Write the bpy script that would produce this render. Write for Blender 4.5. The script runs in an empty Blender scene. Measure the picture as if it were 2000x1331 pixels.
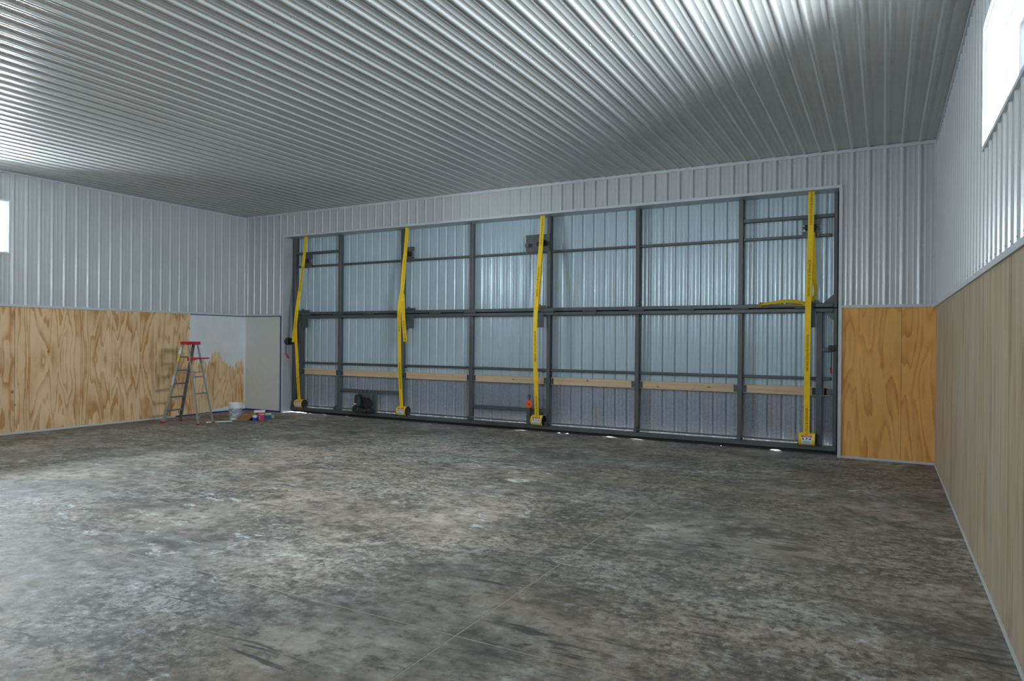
import bpy, math, random
from mathutils import Vector, Matrix

random.seed(7)
S = bpy.context.scene
COL = S.collection

# ------------------------------------------------------------------ room dimensions (metres)
XL, XR = -14.63, 0.713          # left / right wall
YF, YB = 12.37, -3.0            # far (door) wall, wall behind the camera
H = 5.02                        # ceiling
DL, DR, DT = -13.236, -0.655, 4.403   # big door opening
PLY = 2.44                      # top of the plywood wainscot
PITCH = 0.235                   # rib spacing of the steel liner
DY = 12.62                      # inner face of the door frame

# ------------------------------------------------------------------ camera
YAW, PIT, ROL, FPX, CZ = 0.4977, -0.0011, 0.0078, 1336.88, 1.8813
fw = Vector((-math.sin(YAW) * math.cos(PIT), math.cos(YAW) * math.cos(PIT), math.sin(PIT)))
rt = fw.cross(Vector((0, 0, 1))).normalized()
up = rt.cross(fw)
rt, up = rt * math.cos(ROL) + up * math.sin(ROL), up * math.cos(ROL) - rt * math.sin(ROL)
cd = bpy.data.cameras.new('camera')
cd.sensor_width = 36.0
cd.lens = FPX * 36.0 / 2000.0
cd.clip_end = 300
cam = bpy.data.objects.new('camera', cd)
COL.objects.link(cam)
cam.matrix_world = Matrix(((rt.x, up.x, -fw.x, 0), (rt.y, up.y, -fw.y, 0), (rt.z, up.z, -fw.z, CZ), (0, 0, 0, 1)))
S.camera = cam


def W(px, py, Y):
    """world point seen at a pixel of the 2000x1331 frame, on the plane y = Y"""
    d = fw + rt * ((px - 1000) / FPX) + up * ((665.5 - py) / FPX)
    return Vector((0, 0, CZ)) + d * (Y / d.y)


# ------------------------------------------------------------------ sky, sun, daylight portals, exposure
wd = bpy.data.worlds.new('sky')
S.world = wd
wd.use_nodes = True
nt = wd.node_tree
nt.nodes.clear()
bg = nt.nodes.new('ShaderNodeBackground')
out = nt.nodes.new('ShaderNodeOutputWorld')
bg.inputs[0].default_value = (0.83, 0.91, 1.0, 1)
bg.inputs[1].default_value = 1.0
nt.links.new(bg.outputs[0], out.inputs[0])

sd = bpy.data.lights.new('sun', 'SUN')
sd.energy = 2.5
sd.angle = math.radians(0.6)
sd.color = (1, .95, .87)
sun = bpy.data.objects.new('sun', sd)
COL.objects.link(sun)
sun.rotation_euler = (math.radians(-62), 0, 0)     # stands beyond the big door

WINZ = (3.465, 4.43)
# (wall, y0, y1): high strip windows in both side walls
WINDOWS = [('R', 4.25, 6.655), ('L', 4.44, 6.845), ('B', -5.9, -4.8)]   # B: unseen window added behind the camera for extra light, spans x
PORT = [(s, a, b) for s, a, b in WINDOWS]
for s, a, b in PORT:
    ld = bpy.data.lights.new('daylight_portal', 'AREA')
    ld.shape = 'RECTANGLE'
    ld.size = b - a
    ld.size_y = WINZ[1] - WINZ[0]
    ld.cycles.is_portal = True
    lo = bpy.data.objects.new('daylight_portal', ld)
    COL.objects.link(lo)
    z = {'R': Vector((1, 0, 0)), 'L': Vector((-1, 0, 0)), 'B': Vector((0, -1, 0))}[s]   # shines along local -Z, into the room
    yv = Vector((0, 0, 1))
    xv = yv.cross(z)
    c = {'R': Vector((XR, (a + b) / 2, 0)), 'L': Vector((XL, (a + b) / 2, 0)), 'B': Vector(((a + b) / 2, YB, 0))}[s] + z * .24
    lo.matrix_world = Matrix(((xv.x, yv.x, z.x, c.x), (xv.y, yv.y, z.y, c.y), (xv.z, yv.z, z.z, sum(WINZ) / 2), (0, 0, 0, 1)))

S.view_settings.view_transform = 'Standard'
S.view_settings.look = 'None'
S.view_settings.gamma = 1.0
S.view_settings.use_curve_mapping = False
S.view_settings.exposure = 6.92
S.cycles.max_bounces = 12
S.cycles.diffuse_bounces = 8
S.cycles.glossy_bounces = 4
S.cycles.transparent_max_bounces = 12


# ------------------------------------------------------------------ node helpers and materials
class NT:
    def __init__(self, name):
        self.m = bpy.data.materials.new(name)
        self.m.use_nodes = True
        self.t = self.m.node_tree
        self.b = self.t.nodes['Principled BSDF']
        self.out = self.t.nodes['Material Output']

    def n(self, typ, ins=None, **kw):
        nd = self.t.nodes.new('ShaderNode' + typ)
        for k, v in kw.items():
            setattr(nd, k, v)
        for k, v in (ins or {}).items():
            self.set(nd.inputs[k], v)
        return nd

    def set(self, sock, v):
        if hasattr(v, 'is_output') or isinstance(v, bpy.types.NodeSocket):
            self.t.links.new(v, sock)
        elif isinstance(v, tuple) and len(v) == 3 and sock.type == 'RGBA':
            sock.default_value = (*v, 1)
        else:
            sock.default_value = v

    def math(self, op, a, b=None, c=None, clamp=False):
        nd = self.n('Math', operation=op, use_clamp=clamp)
        for i, v in enumerate((a, b, c)):
            if v is not None:
                self.set(nd.inputs[i], v)
        return nd.outputs[0]

    def pos(self):
        return self.n('NewGeometry').outputs['Position']

    def objpos(self):
        return self.n('TexCoord').outputs['Object']

    def map(self, vec, scale=(1, 1, 1), loc=(0, 0, 0), rot=(0, 0, 0)):
        return self.n('Mapping', {'Vector': vec, 'Scale': scale, 'Location': loc, 'Rotation': rot}).outputs[0]

    def noise(self, vec, scale=1, detail=4, rough=.5, dist=0, out=0):
        return self.n('TexNoise', {'Vector': vec, 'Scale': scale, 'Detail': detail, 'Roughness': rough, 'Distortion': dist}).outputs[out]

    def ramp(self, fac, stops, interp='LINEAR'):
        nd = self.n('ValToRGB', {'Fac': fac})
        cr = nd.color_ramp
        cr.interpolation = interp
        while len(cr.elements) < len(stops):
            cr.elements.new(.5)
        for e, (p, c) in zip(cr.elements, stops):
            e.position = p
            e.color = (*c, 1) if isinstance(c, tuple) else (c, c, c, 1)
        return nd.outputs[0]

    def mix(self, f, a, b, mode='MIX'):
        nd = self.n('Mix', data_type='RGBA', blend_type=mode)
        self.set(nd.inputs[0], f)
        self.set(nd.inputs[6], a)
        self.set(nd.inputs[7], b)
        return nd.outputs[2]

    def p(self, **kw):
        al = {'color': 'Base Color', 'rough': 'Roughness', 'metal': 'Metallic', 'normal': 'Normal', 'spec': 'Specular IOR Level', 'coat': 'Coat Weight', 'coatr': 'Coat Roughness'}
        for k, v in kw.items():
            self.set(self.b.inputs[al[k]], v)
        return self.m

    def bump(self, h, strength=.3, dist=.01):
        return self.n('Bump', {'Height': h, 'Strength': strength, 'Distance': dist}).outputs[0]


def plain(name, color, rough=.5, metal=0.0, var=.12, scale=9.0, coat=0.0):
    """one colour with a little procedural unevenness"""
    k = NT(name)
    n = k.noise(k.objpos(), scale, 4, .6)
    c = k.mix(k.math('MULTIPLY_ADD', n, 1.6, -.3, clamp=True), tuple(x * (1 - var) for x in color), tuple(min(1, x * (1 + var)) for x in color))
    r = k.math('MULTIPLY_ADD', n, .12, rough - .06)
    return k.p(color=c, rough=r, metal=metal, coat=coat)


def steel_liner(name, color, rough, metal):
    k = NT(name)
    ps = k.pos()
    n1 = k.noise(ps, .8, 3, .5)
    n2 = k.noise(ps, 6, 4, .6)
    c = k.mix(k.math('MULTIPLY_ADD', n1, 1.6, -.3, clamp=True), tuple(x * .93 for x in color), tuple(x * 1.05 for x in color))
    c = k.mix(k.math('MULTIPLY_ADD', n2, .3, -.06, clamp=True), c, tuple(x * .85 for x in color))
    return k.p(color=c, rough=k.math('MULTIPLY_ADD', n2, .12, rough - .06), metal=metal)


def galvanised(name):
    k = NT(name)
    ps = k.pos()
    v = k.n('TexVoronoi', {'Vector': ps, 'Scale': 60.0}).outputs['Color']
    v1 = k.n('SeparateColor', {'Color': v}).outputs[0]
    n = k.noise(ps, 35, 5, .7)
    st = k.noise(k.map(ps, (5, 1, .5)), 1.1, 4, .6)
    c = k.mix(v1, (.17, .19, .23), (.25, .28, .335))
    c = k.mix(k.math('MULTIPLY_ADD', n, 2.2, -.75, clamp=True), c, (.33, .355, .41))
    c = k.mix(k.ramp(st, [(.58, 0.0), (.72, .55)]), c, (.20, .16, .14))
    return k.p(color=c, rough=.55, metal=.0)


def plywood(name, light, mid, dark, seedoff, rings=16.0, contrast=1.0, mirror=None, axis='Y', grey=None, zst=.30, ust=3.4):
    k = NT(name)
    ps = k.pos()
    sp = k.n('SeparateXYZ', {0: ps})
    u = sp.outputs[0 if axis == 'X' else 1]
    z = sp.outputs[2]
    rnd = k.n('ObjectInfo').outputs['Random']
    off = k.math('MULTIPLY_ADD', rnd, 37.0, seedoff)
    if mirror:
        dz = k.math('SUBTRACT', z, mirror)
        z2 = k.math('SQRT', k.math('MULTIPLY_ADD', dz, dz, .0015))
    else:
        z2 = z
    v = k.n('CombineXYZ', {0: k.math('MULTIPLY', u, ust), 1: k.math('MULTIPLY', z2, zst), 2: off}).outputs[0]
    base = k.noise(v, 1.0, 2.2, .5, .35)
    wob = k.noise(k.n('CombineXYZ', {0: k.math('MULTIPLY', u, 9.0), 1: k.math('MULTIPLY', z2, 2.2), 2: off}).outputs[0], 1.0, 3, .55)
    f = k.math('ADD', base, k.math('MULTIPLY', wob, .05))
    r = k.math('FRACT', k.math('MULTIPLY', f, rings))
    # early wood -> late wood, with a sharp back edge
    rg = k.ramp(r, [(0.0, 0.0), (.45, .12), (.80, .85), (.93, 1.0), (1.0, 0.0)])
    fib = k.noise(k.n('CombineXYZ', {0: k.math('MULTIPLY', u, 170.0), 1: k.math('MULTIPLY', z, 3.0), 2: off}).outputs[0], 1.0, 4, .65)
    pat = k.noise(k.n('CombineXYZ', {0: k.math('MULTIPLY', u, 3.1), 1: k.math('MULTIPLY', z, 1.0), 2: k.math('ADD', off, 9.1)}).outputs[0], 1.0, 4, .6)
    patm = k.ramp(pat, [(.36, 0.0), (.62, 1.0)])
    c = k.mix(k.math('MULTIPLY', rg, k.math('MULTIPLY_ADD', patm, .60 * contrast, .25 * contrast)), light, mid)
    c = k.mix(k.math('MULTIPLY', k.math('MULTIPLY', patm, patm), .30 * contrast), c, mid)
    c = k.mix(k.math('MULTIPLY', k.ramp(fib, [(.52, 0.0), (.75, 1.0)]), .30), c, dark)
    # small knots and football patches
    vk = k.n('TexVoronoi', {'Vector': k.n('CombineXYZ', {0: k.math('MULTIPLY', u, 2.3), 1: k.math('MULTIPLY', z, 1.5), 2: off}).outputs[0], 'Scale': 1.0, 'Randomness': 1.0})
    kn = k.ramp(k.math('ADD', vk.outputs['Distance'], k.math('MULTIPLY', wob, .12)), [(.085, 1.0), (.125, 0.0)])
    c = k.mix(k.math('MULTIPLY', kn, .65 * contrast), c, dark)
    if grey:
        st = k.noise(k.n('CombineXYZ', {0: k.math('MULTIPLY', u, 7.0), 1: k.math('MULTIPLY', z, .5), 2: off}).outputs[0], 1.0, 5, .65)
        c = k.mix(k.ramp(st, [(.36, .8), (.56, .1)]), c, grey)
        st2 = k.noise(k.n('CombineXYZ', {0: k.math('MULTIPLY', u, 16.0), 1: k.math('MULTIPLY', z, .55), 2: k.math('ADD', off, 4.4)}).outputs[0], 1.0, 3, .55)
        c = k.mix(k.ramp(st2, [(.58, 0.0), (.72, .8)]), c, mid)
    hb = k.math('ADD', k.math('MULTIPLY', rg, .5), fib)
    return k.p(color=c, rough=.62, spec=.3, normal=k.bump(hb, .10, .004))


def concrete(name):
    k = NT(name)
    ps = k.pos()
    big = k.noise(k.map(ps, (.5, 1, 1)), .45, 3, .55, .4)
    mid = k.noise(k.map(ps, (.9, 1.1, 1), rot=(0, 0, .25)), 1.25, 10, .66, .3)
    fine = k.noise(k.map(ps, (.95, 1.1, 1), rot=(0, 0, -.2)), 5.5, 9, .70, .2)
    grit = k.noise(ps, 75, 3, .7)
    c = k.ramp(mid, [(.32, (.115, .110, .106)), (.44, (.225, .217, .208)), (.55, (.33, .318, .304)), (.68, (.46, .448, .43))])
    brown = k.ramp(big, [(.34, 0.0), (.56, .9)])
    c = k.mix(brown, c, k.mix(1.0, c, (1.12, .94, .78), 'MULTIPLY'))
    c = k.mix(k.ramp(fine, [(.36, .80), (.50, 0.0)]), c, (.085, .079, .074))
    c = k.mix(k.ramp(fine, [(.54, 0.0), (.70, .65)]), c, (.58, .57, .55))
    # pale cement bloom in flakes
    fl = k.noise(k.map(ps, (1.0, 1.5, 1)), 2.4, 10, .74, .6)
    zone = k.noise(ps, .38, 2, .5)
    bloom = k.math('MULTIPLY', k.ramp(fl, [(.56, 0.0), (.63, 1.0)]), k.ramp(zone, [(.42, 0.0), (.58, .85)]))
    c = k.mix(bloom, c, (.74, .735, .73))
    pit = k.noise(ps, 15, 7, .72, .2)
    pz = k.noise(k.map(ps, loc=(7, 3, 0)), .55, 2, .5)
    c = k.mix(k.math('MULTIPLY', k.ramp(pit, [(.38, .9), (.50, 0.0)]), k.ramp(pz, [(.40, .15), (.58, 1.0)])), c, (.09, .084, .08))
    c = k.mix(k.math('MULTIPLY', k.ramp(pit, [(.54, 0.0), (.66, .8)]), k.ramp(pz, [(.40, .1), (.58, .8)])), c, (.62, .60, .57))
    # dark trowel burns, long curved smears
    tr = k.noise(k.map(ps, (.55, 2.6, 1), rot=(0, 0, .35)), 2.4, 4, .6, 1.6)
    burn = k.math('MULTIPLY', k.ramp(tr, [(.57, 0.0), (.65, .85)]), k.ramp(k.noise(ps, .6, 2, .5, 0, 0), [(.40, 0.0), (.58, 1.0)]))
    c = k.mix(burn, c, (.075, .072, .072))
    c = k.mix(k.math('MULTIPLY_ADD', grit, .9, -.25, clamp=True), c, k.mix(1.0, c, (.72, .72, .72), 'MULTIPLY'))
    ro = k.math('ADD', k.ramp(mid, [(.35, .54), (.65, .70)]), k.math('MULTIPLY', bloom, .25))
    hb = k.math('ADD', k.math('MULTIPLY', fine, .7), k.math('MULTIPLY', grit, .25))
    return k.p(color=c, rough=ro, spec=.24, normal=k.bump(hb, .22, .004))


def timber(name):
    k = NT(name)
    ps = k.pos()
    rnd = k.math('MULTIPLY', k.n('ObjectInfo').outputs['Random'], 30.0)
    sp = k.n('SeparateXYZ', {0: ps})
    v = k.n('CombineXYZ', {0: k.math('MULTIPLY', sp.outputs[0], .8), 1: rnd, 2: k.math('MULTIPLY', sp.outputs[2], 22.0)}).outputs[0]
    g = k.noise(v, 1.0, 5, .6, .4)
    tint = k.noise(k.n('CombineXYZ', {0: k.math('MULTIPLY', sp.outputs[0], .5), 1: rnd, 2: 0.0}).outputs[0], 1.0, 2)
    c = k.mix(tint, (.62, .42, .24), (.66, .52, .38))
    c = k.mix(k.ramp(g, [(.45, 0.0), (.75, .6)]), c, (.40, .24, .12))
    vk = k.n('TexVoronoi', {'Vector': k.n('CombineXYZ', {0: k.math('MULTIPLY', sp.outputs[0], 3.0), 1: rnd, 2: k.math('MULTIPLY', sp.outputs[2], 5.0)}).outputs[0], 'Scale': 1.0}).outputs['Distance']
    c = k.mix(k.ramp(vk, [(.06, .85), (.10, 0.0)]), c, (.16, .08, .04))
    return k.p(color=c, rough=.6)


def glass(name):
    k = NT(name)
    k.t.nodes.remove(k.b)
    tr = k.n('BsdfTransparent', {'Color': (.95, .98, .97)})
    gl = k.n('BsdfGlossy', {'Roughness': .02})
    fr = k.n('Fresnel', {'IOR': 1.45})
    mx = k.n('MixShader', {0: fr.outputs[0], 1: tr.outputs[0], 2: gl.outputs[0]})
    k.t.links.new(mx.outputs[0], k.out.inputs[0])
    return k.m


M = {
    'liner': steel_liner('painted_steel_liner', (.545, .556, .565), .24, .08),
    'ceil': steel_liner('painted_steel_ceiling', (.53, .528, .515), .34, .25),
    'clad': steel_liner('blue_grey_steel_cladding', (.46, .575, .645), .22, .06),
    'galv': galvanised('galvanised_cladding'),
    'trim': plain('painted_trim', (.58, .61, .64), .38, .1, .05),
    'jamb': plain('painted_jamb_flashing', (.47, .50, .52), .4, .15, .05, 3),
    'ply_left': plywood('pine_plywood', (.86, .61, .36), (.52, .255, .085), (.28, .13, .05), 3.0, 10, 1.35, 1.40, 'Y', None, .40, 3.0),
    'ply_far': plywood('amber_plywood', (.88, .47, .15), (.58, .255, .055), (.36, .15, .04), 8.0, 11, 1.1, None, 'X', None, .34, 2.0),
    'ply_right': plywood('weathered_plywood', (.48, .37, .245), (.27, .17, .09), (.16, .10, .055), 21.0, 6, 1.1, None, 'Y', (.42, .37, .30), .18, 4.0),
    'primer': plain('white_primer', (.66, .65, .62), .6, 0, .05, 6),
    'primer_fresh': plain('fresh_white_primer', (.74, .75, .76), .5, 0, .06, 4),
    'tape': plain('blue_masking_tape', (.015, .04, .24), .6, 0, .1, 20),
    'concrete': concrete('stained_concrete'),
    'joint': plain('sandy_joint', (.40, .34, .27), .85, 0, .35, 40),
    'ground': plain('gravel_apron', (.42, .40, .36), .9, 0, .25, 5),
    'core': plain('wall_backing', (.25, .25, .25), .8),
    'frame': plain('dark_grey_painted_steel', (.095, .103, .108), .42, .2, .12, 6),
    'black': plain('black_rubber', (.012, .012, .013), .6),
    'dark': plain('black_machine_paint', (.028, .029, .030), .45, .1),
    'plate': plain('blue_grey_plate', (.085, .10, .115), .45, .2),
    'timber': timber('pine_board'),
    'yellow': plain('yellow_webbing', (.95, .61, .004), .62, 0, .10, 14),
    'yellow_metal': plain('yellow_paint', (.90, .60, .01), .35, 0, .06, 12),
    'ink': plain('black_ink', (.025, .02, .01), .7),
    'sticker': plain('white_sticker', (.74, .76, .80), .4, 0, .03),
    'redp': plain('red_print', (.60, .03, .025), .45),
    'alu': plain('aluminium', (.52, .53, .54), .38, .75, .08, 10),
    'alu_dark': plain('darker_aluminium', (.26, .265, .27), .45, .6, .1, 10),  # darker copy of the aluminium; shades the far ladder rail by colour
    'red': plain('red_plastic', (.55, .015, .03), .4, 0, .06),
    'orange': plain('orange_paint', (.80, .10, .02), .45),
    'white': plain('white_plastic', (.80, .81, .82), .35, 0, .03),
    'vinyl': plain('white_vinyl', (.82, .83, .84), .35, 0, .02),
    'label_grey': plain('printed_grey_label', (.33, .37, .44), .5, 0, .35, 25),
    'card': plain('brown_cardboard', (.30, .145, .05), .8, 0, .15),
    'blue': plain('blue_plastic', (.015, .07, .26), .35),
    'pink': plain('pink_paper', (.55, .05, .12), .5, 0, .15),
    'green': plain('pale_green_nap', (.32, .55, .38), .9),
    'yellow_pale': plain('yellow_sponge', (.55, .47, .14), .9),
    'glass': glass('window_glass'),
    'screw': plain('painted_screw', (.42, .44, .46), .4, .4),
}


# ------------------------------------------------------------------ mesh builder
class MB:
    def __init__(self):
        self.v, self.f = [], []

    def quadbox(self, c8):
        b = len(self.v)
        self.v += [tuple(p) for p in c8]
        self.f += [tuple(b + i for i in q) for q in ((0, 3, 2, 1), (4, 5, 6, 7), (0, 1, 5, 4), (1, 2, 6, 5), (2, 3, 7, 6), (3, 0, 4, 7))]
        return self

    def box(self, x0, x1, y0, y1, z0, z1):
        return self.quadbox([(x0, y0, z0), (x1, y0, z0), (x1, y1, z0), (x0, y1, z0), (x0, y0, z1), (x1, y0, z1), (x1, y1, z1), (x0, y1, z1)])

    def bbox(self, x0, x1, y0, y1, z0, z1, r):
        """box with chamfered vertical and horizontal edges (26 faces)"""
        xs, ys, zs = (x0, x1), (y0, y1), (z0, z1)
        b = len(self.v)
        idx = {}
        for i in (0, 1):
            for j in (0, 1):
                for k in (0, 1):
                    sx, sy, sz = (r if i == 0 else -r), (r if j == 0 else -r), (r if k == 0 else -r)
                    for a, p in enumerate(((xs[i], ys[j] + sy, zs[k] + sz), (xs[i] + sx, ys[j], zs[k] + sz), (xs[i] + sx, ys[j] + sy, zs[k]))):
                        idx[i, j, k, a] = len(self.v)
                        self.v.append(p)
        q = lambda *t: self.f.append(tuple(idx[a] for a in t))
        for i in (0, 1):
            q(*[(i, j, k, 0) for j, k in ((0, 0), (1, 0), (1, 1), (0, 1))])
            q(*[(j, i, k, 1) for j, k in ((0, 0), (1, 0), (1, 1), (0, 1))])
            q(*[(j, k, i, 2) for j, k in ((0, 0), (1, 0), (1, 1), (0, 1))])
            for j in (0, 1):
                q((i, j, 0, 0), (i, j, 1, 0), (i, j, 1, 1), (i, j, 0, 1))
                q((i, 0, j, 0), (i, 1, j, 0), (i, 1, j, 2), (i, 0, j, 2))
                q((0, i, j, 1), (1, i, j, 1), (1, i, j, 2), (0, i, j, 2))
                for k in (0, 1):
                    q((i, j, k, 0), (i, j, k, 1), (i, j, k, 2))
        return self

    def bar(self, a, b, w, t, side=None):
        """rectangular bar from a to b; w along side, t across"""
        a, b = Vector(a), Vector(b)
        d = (b - a).normalized()
        s = Vector(side) if side else (Vector((0, 0, 1)) if abs(d.z) < .9 else Vector((1, 0, 0)))
        s = (s - d * s.dot(d)).normalized()
        n = d.cross(s)
        c = []
        for p in (a, b):
            c += [p - s * w / 2 - n * t / 2, p + s * w / 2 - n * t / 2, p + s * w / 2 + n * t / 2, p - s * w / 2 + n * t / 2]
        return self.quadbox(c)

    def cyl(self, a, b, r, r2=None, n=16, cap=True):
        a, b = Vector(a), Vector(b)
        r2 = r if r2 is None else r2
        d = (b - a).normalized()
        s = d.orthogonal().normalized()
        t = d.cross(s)
        base = len(self.v)
        for p, q in ((a, r), (b, r2)):
            for i in range(n):
                an = 2 * math.pi * i / n
                self.v.append(tuple(p + (s * math.cos(an) + t * math.sin(an)) * q))
        for i in range(n):
            j = (i + 1) % n
            self.f.append((base + i, base + j, base + n + j, base + n + i))
        if cap:
            self.f.append(tuple(base + i for i in range(n))[::-1])
            self.f.append(tuple(base + n + i for i in range(n)))
        return self

    def lathe(self, c, prof, n=28, cap0=True, cap1=False):
        base = len(self.v)
        for r, z in prof:
            for i in range(n):
                an = 2 * math.pi * i / n
                self.v.append((c[0] + r * math.cos(an), c[1] + r * math.sin(an), c[2] + z))
        for k in range(len(prof) - 1):
            for i in range(n):
                j = (i + 1) % n
                self.f.append((base + k * n + i, base + k * n + j, base + k * n + n + j, base + k * n + n + i))
        if cap0:
            self.f.append(tuple(base + i for i in range(n))[::-1])
        if cap1:
            self.f.append(tuple(base + (len(prof) - 1) * n + i for i in range(n)))
        return self

    def prism(self, pts, d):
        """polygon (list of 3D points) extruded along vector d"""
        n = len(pts)
        b = len(self.v)
        d = Vector(d)
        self.v += [tuple(Vector(p)) for p in pts] + [tuple(Vector(p) + d) for p in pts]
        self.f.append(tuple(b + i for i in range(n))[::-1])
        self.f.append(tuple(b + n + i for i in range(n)))
        for i in range(n):
            j = (i + 1) % n
            self.f.append((b + i, b + j, b + n + j, b + n + i))
        return self

    def ribbon(self, pts, sides, w, t):
        """flat webbing following pts; sides = width direction at each point"""
        P = [Vector(p) for p in pts]
        b = len(self.v)
        n = len(P)
        for i, p in enumerate(P):
            d = (P[min(i + 1, n - 1)] - P[max(i - 1, 0)]).normalized()
            s = Vector(sides[i])
            s = (s - d * s.dot(d)).normalized()
            m = d.cross(s)
            for q in (-s * w / 2 - m * t / 2, s * w / 2 - m * t / 2, s * w / 2 + m * t / 2, -s * w / 2 + m * t / 2):
                self.v.append(tuple(p + q))
        for i in range(n - 1):
            for k in range(4):
                l = (k + 1) % 4
                self.f.append((b + i * 4 + k, b + i * 4 + l, b + i * 4 + 4 + l, b + i * 4 + 4 + k))
        self.f.append((b, b + 1, b + 2, b + 3))
        e = b + (n - 1) * 4
        self.f.append((e + 3, e + 2, e + 1, e))
        return self

    def build(self, name, mat, parent=None, smooth=False, origin=None):
        me = bpy.data.meshes.new(name)
        o_ = Vector(origin) if origin is not None else Vector((0, 0, 0))
        me.from_pydata([tuple(Vector(p) - o_) for p in self.v], [], self.f)
        me.validate()
        import bmesh
        bm = bmesh.new()
        bm.from_mesh(me)
        bmesh.ops.recalc_face_normals(bm, faces=bm.faces)
        bm.to_mesh(me)
        bm.free()
        me.materials.append(M[mat])
        if smooth:
            me.polygons.foreach_set('use_smooth', [True] * len(me.polygons))
            if smooth != 'full':
                me.set_sharp_from_angle(angle=math.radians(38))
        o = bpy.data.objects.new(name, me)
        COL.objects.link(o)
        o.location = o_
        if parent is not None:
            attach(o, parent)
        return o


def world_loc(o):
    p = Vector(o.location)
    while o.parent:
        o = o.parent
        p += Vector(o.location)
    return p


def attach(o, parent):
    """parents are only ever moved, never turned, so offsets are plain differences"""
    base = world_loc(parent)
    o.parent = parent
    o.location = Vector(o.location) - base


def empty(name, loc=(0, 0, 0)):
    e = bpy.data.objects.new(name, None)
    e.empty_display_size = .1
    COL.objects.link(e)
    e.location = loc
    return e


def tag(o, label=None, cat=None, group=None, kind=None):
    for k, v in (('label', label), ('category', cat), ('group', group), ('kind', kind)):
        if v:
            o[k] = v
    return o


def text_mesh(body, size):
    cu = bpy.data.curves.new('t', 'FONT')
    cu.body = body
    cu.size = size
    cu.align_x = 'CENTER'
    cu.align_y = 'CENTER'
    cu.extrude = .0004
    ob = bpy.data.objects.new('t', cu)
    COL.objects.link(ob)
    dg = bpy.context.evaluated_depsgraph_get()
    me = bpy.data.meshes.new_from_object(ob.evaluated_get(dg))
    bpy.data.objects.remove(ob)
    bpy.data.curves.remove(cu)
    return me


# ------------------------------------------------------------------ ribbed steel sheets
RIB = [(-.036, 0), (-.031, .0006), (-.026, .003), (-.017, .014), (-.012, .017), (.012, .017), (.017, .014), (.026, .003), (.031, .0006), (.036, 0)]
MIN = [(-.012, 0), (-.007, .0012), (0, .0018), (.007, .0012), (.012, 0)]


def profile(u0, u1, phase, extra=(), minor=1.0):
    pts = {}
    k0 = math.floor((u0 - phase) / PITCH) - 1
    k1 = math.ceil((u1 - phase) / PITCH) + 1
    for k in range(k0, k1 + 1):
        c = phase + k * PITCH
        for du, h in RIB:
            pts[round(c + du, 5)] = h
        for q in (1 / 3, 2 / 3):
            for du, h in MIN:
                pts[round(c + PITCH * q + du, 5)] = h * minor
    us = sorted(pts)

    def hh(u):
        for a, b in zip(us, us[1:]):
            if a <= u <= b:
                return pts[a] + (pts[b] - pts[a]) * (u - a) / (b - a)
        return 0
    res = [(u0, hh(u0))] + [(u, pts[u]) for u in us if u0 + 1e-4 < u < u1 - 1e-4] + [(u1, hh(u1))]
    for e in extra:
        if u0 + 1e-4 < e < u1 - 1e-4:
            res.append((e, hh(e)))
    return sorted(res)


def steel_sheet(name, mat, parent, place, u0, u1, v0, v1, phase, holes=(), minor=1.0):
    """place(u, v, h) -> world point; holes = (u0,u1,v0,v1) cut out of the sheet"""
    ex = [e for h in holes for e in h[:2]]
    pr = profile(u0, u1, phase, ex, minor)
    mb = MB()
    cache = {}

    def vid(u, v, h):
        key = (round(u, 5), round(v, 5))
        if key not in cache:
            cache[key] = len(mb.v)
            mb.v.append(tuple(place(u, v, h)))
        return cache[key]
    for (a, ha), (b, hb) in zip(pr, pr[1:]):
        m = (a + b) / 2
        iv = [(v0, v1)]
        for h in holes:
            if h[0] <= m <= h[1]:
                nv = []
                for p, q in iv:
                    if h[3] <= p or h[2] >= q:
                        nv.append((p, q))
                        continue
                    if h[2] > p + 1e-4:
                        nv.append((p, h[2]))
                    if h[3] < q - 1e-4:
                        nv.append((h[3], q))
                iv = nv
        for p, q in iv:
            mb.f.append((vid(a, p, ha), vid(b, p, hb), vid(b, q, hb), vid(a, q, ha)))
    if not mb.f:
        return None
    return mb.build(name, mat, parent, smooth='full')


def sheets(u0, u1, phase, n=4):
    """sheet edges fall beside a rib every n pitches"""
    e = [u0]
    k = math.ceil((u0 - phase) / PITCH / n + .15)
    while phase + k * n * PITCH + .041 < u1 - .1:
        e.append(phase + k * n * PITCH + .041)
        k += 1
    e.append(u1)
    return list(zip(e, e[1:]))


def screw_heads(name, parent, pts, nrm, r=.007):
    mb = MB()
    n = Vector(nrm)
    for p in pts:
        p = Vector(p)
        mb.cyl(p, p + n * .006, r, r * .6, 6)
    o = mb.build(name, 'screw', parent)
    o['kind'] = 'stuff'
    return o


# ================================================================== SETTING
# ---- outside ground
gr = MB().box(-40, 26, 12.70, 60, -.30, -.004).build('ground', 'ground')
tag(gr, 'sunlit gravel ground outside beyond the big door', 'ground', kind='structure')

# ---- floor: slabs cut by saw joints
JX, JY = -2.376, 3.65
fl = empty('floor', (0, 0, 0))
tag(fl, 'stained grey concrete floor with crossing saw-cut joints', 'floor', kind='structure')
G = .007
for x0, x1 in ((XL - .2, -8.45 - G), (-8.45 + G, JX - G), (JX + G, XR + .2)):
    for y0, y1 in ((YB - .2, JY - G), (JY + G, 12.70)):
        MB().box(x0, x1, y0, y1, -.15, 0).build('concrete_slab', 'concrete', fl)
MB().box(XL - .2, XR + .2, JY - G, JY + G, -.12, -.0015).build('joint_filler', 'joint', fl)
for jx in (JX, -8.45):
    MB().box(jx - G, jx + G, YB - .2, JY - G, -.12, -.0015).build('joint_filler', 'joint', fl)
    MB().box(jx - G, jx + G, JY + G, 12.70, -.12, -.0015).build('joint_filler', 'joint', fl)

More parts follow.
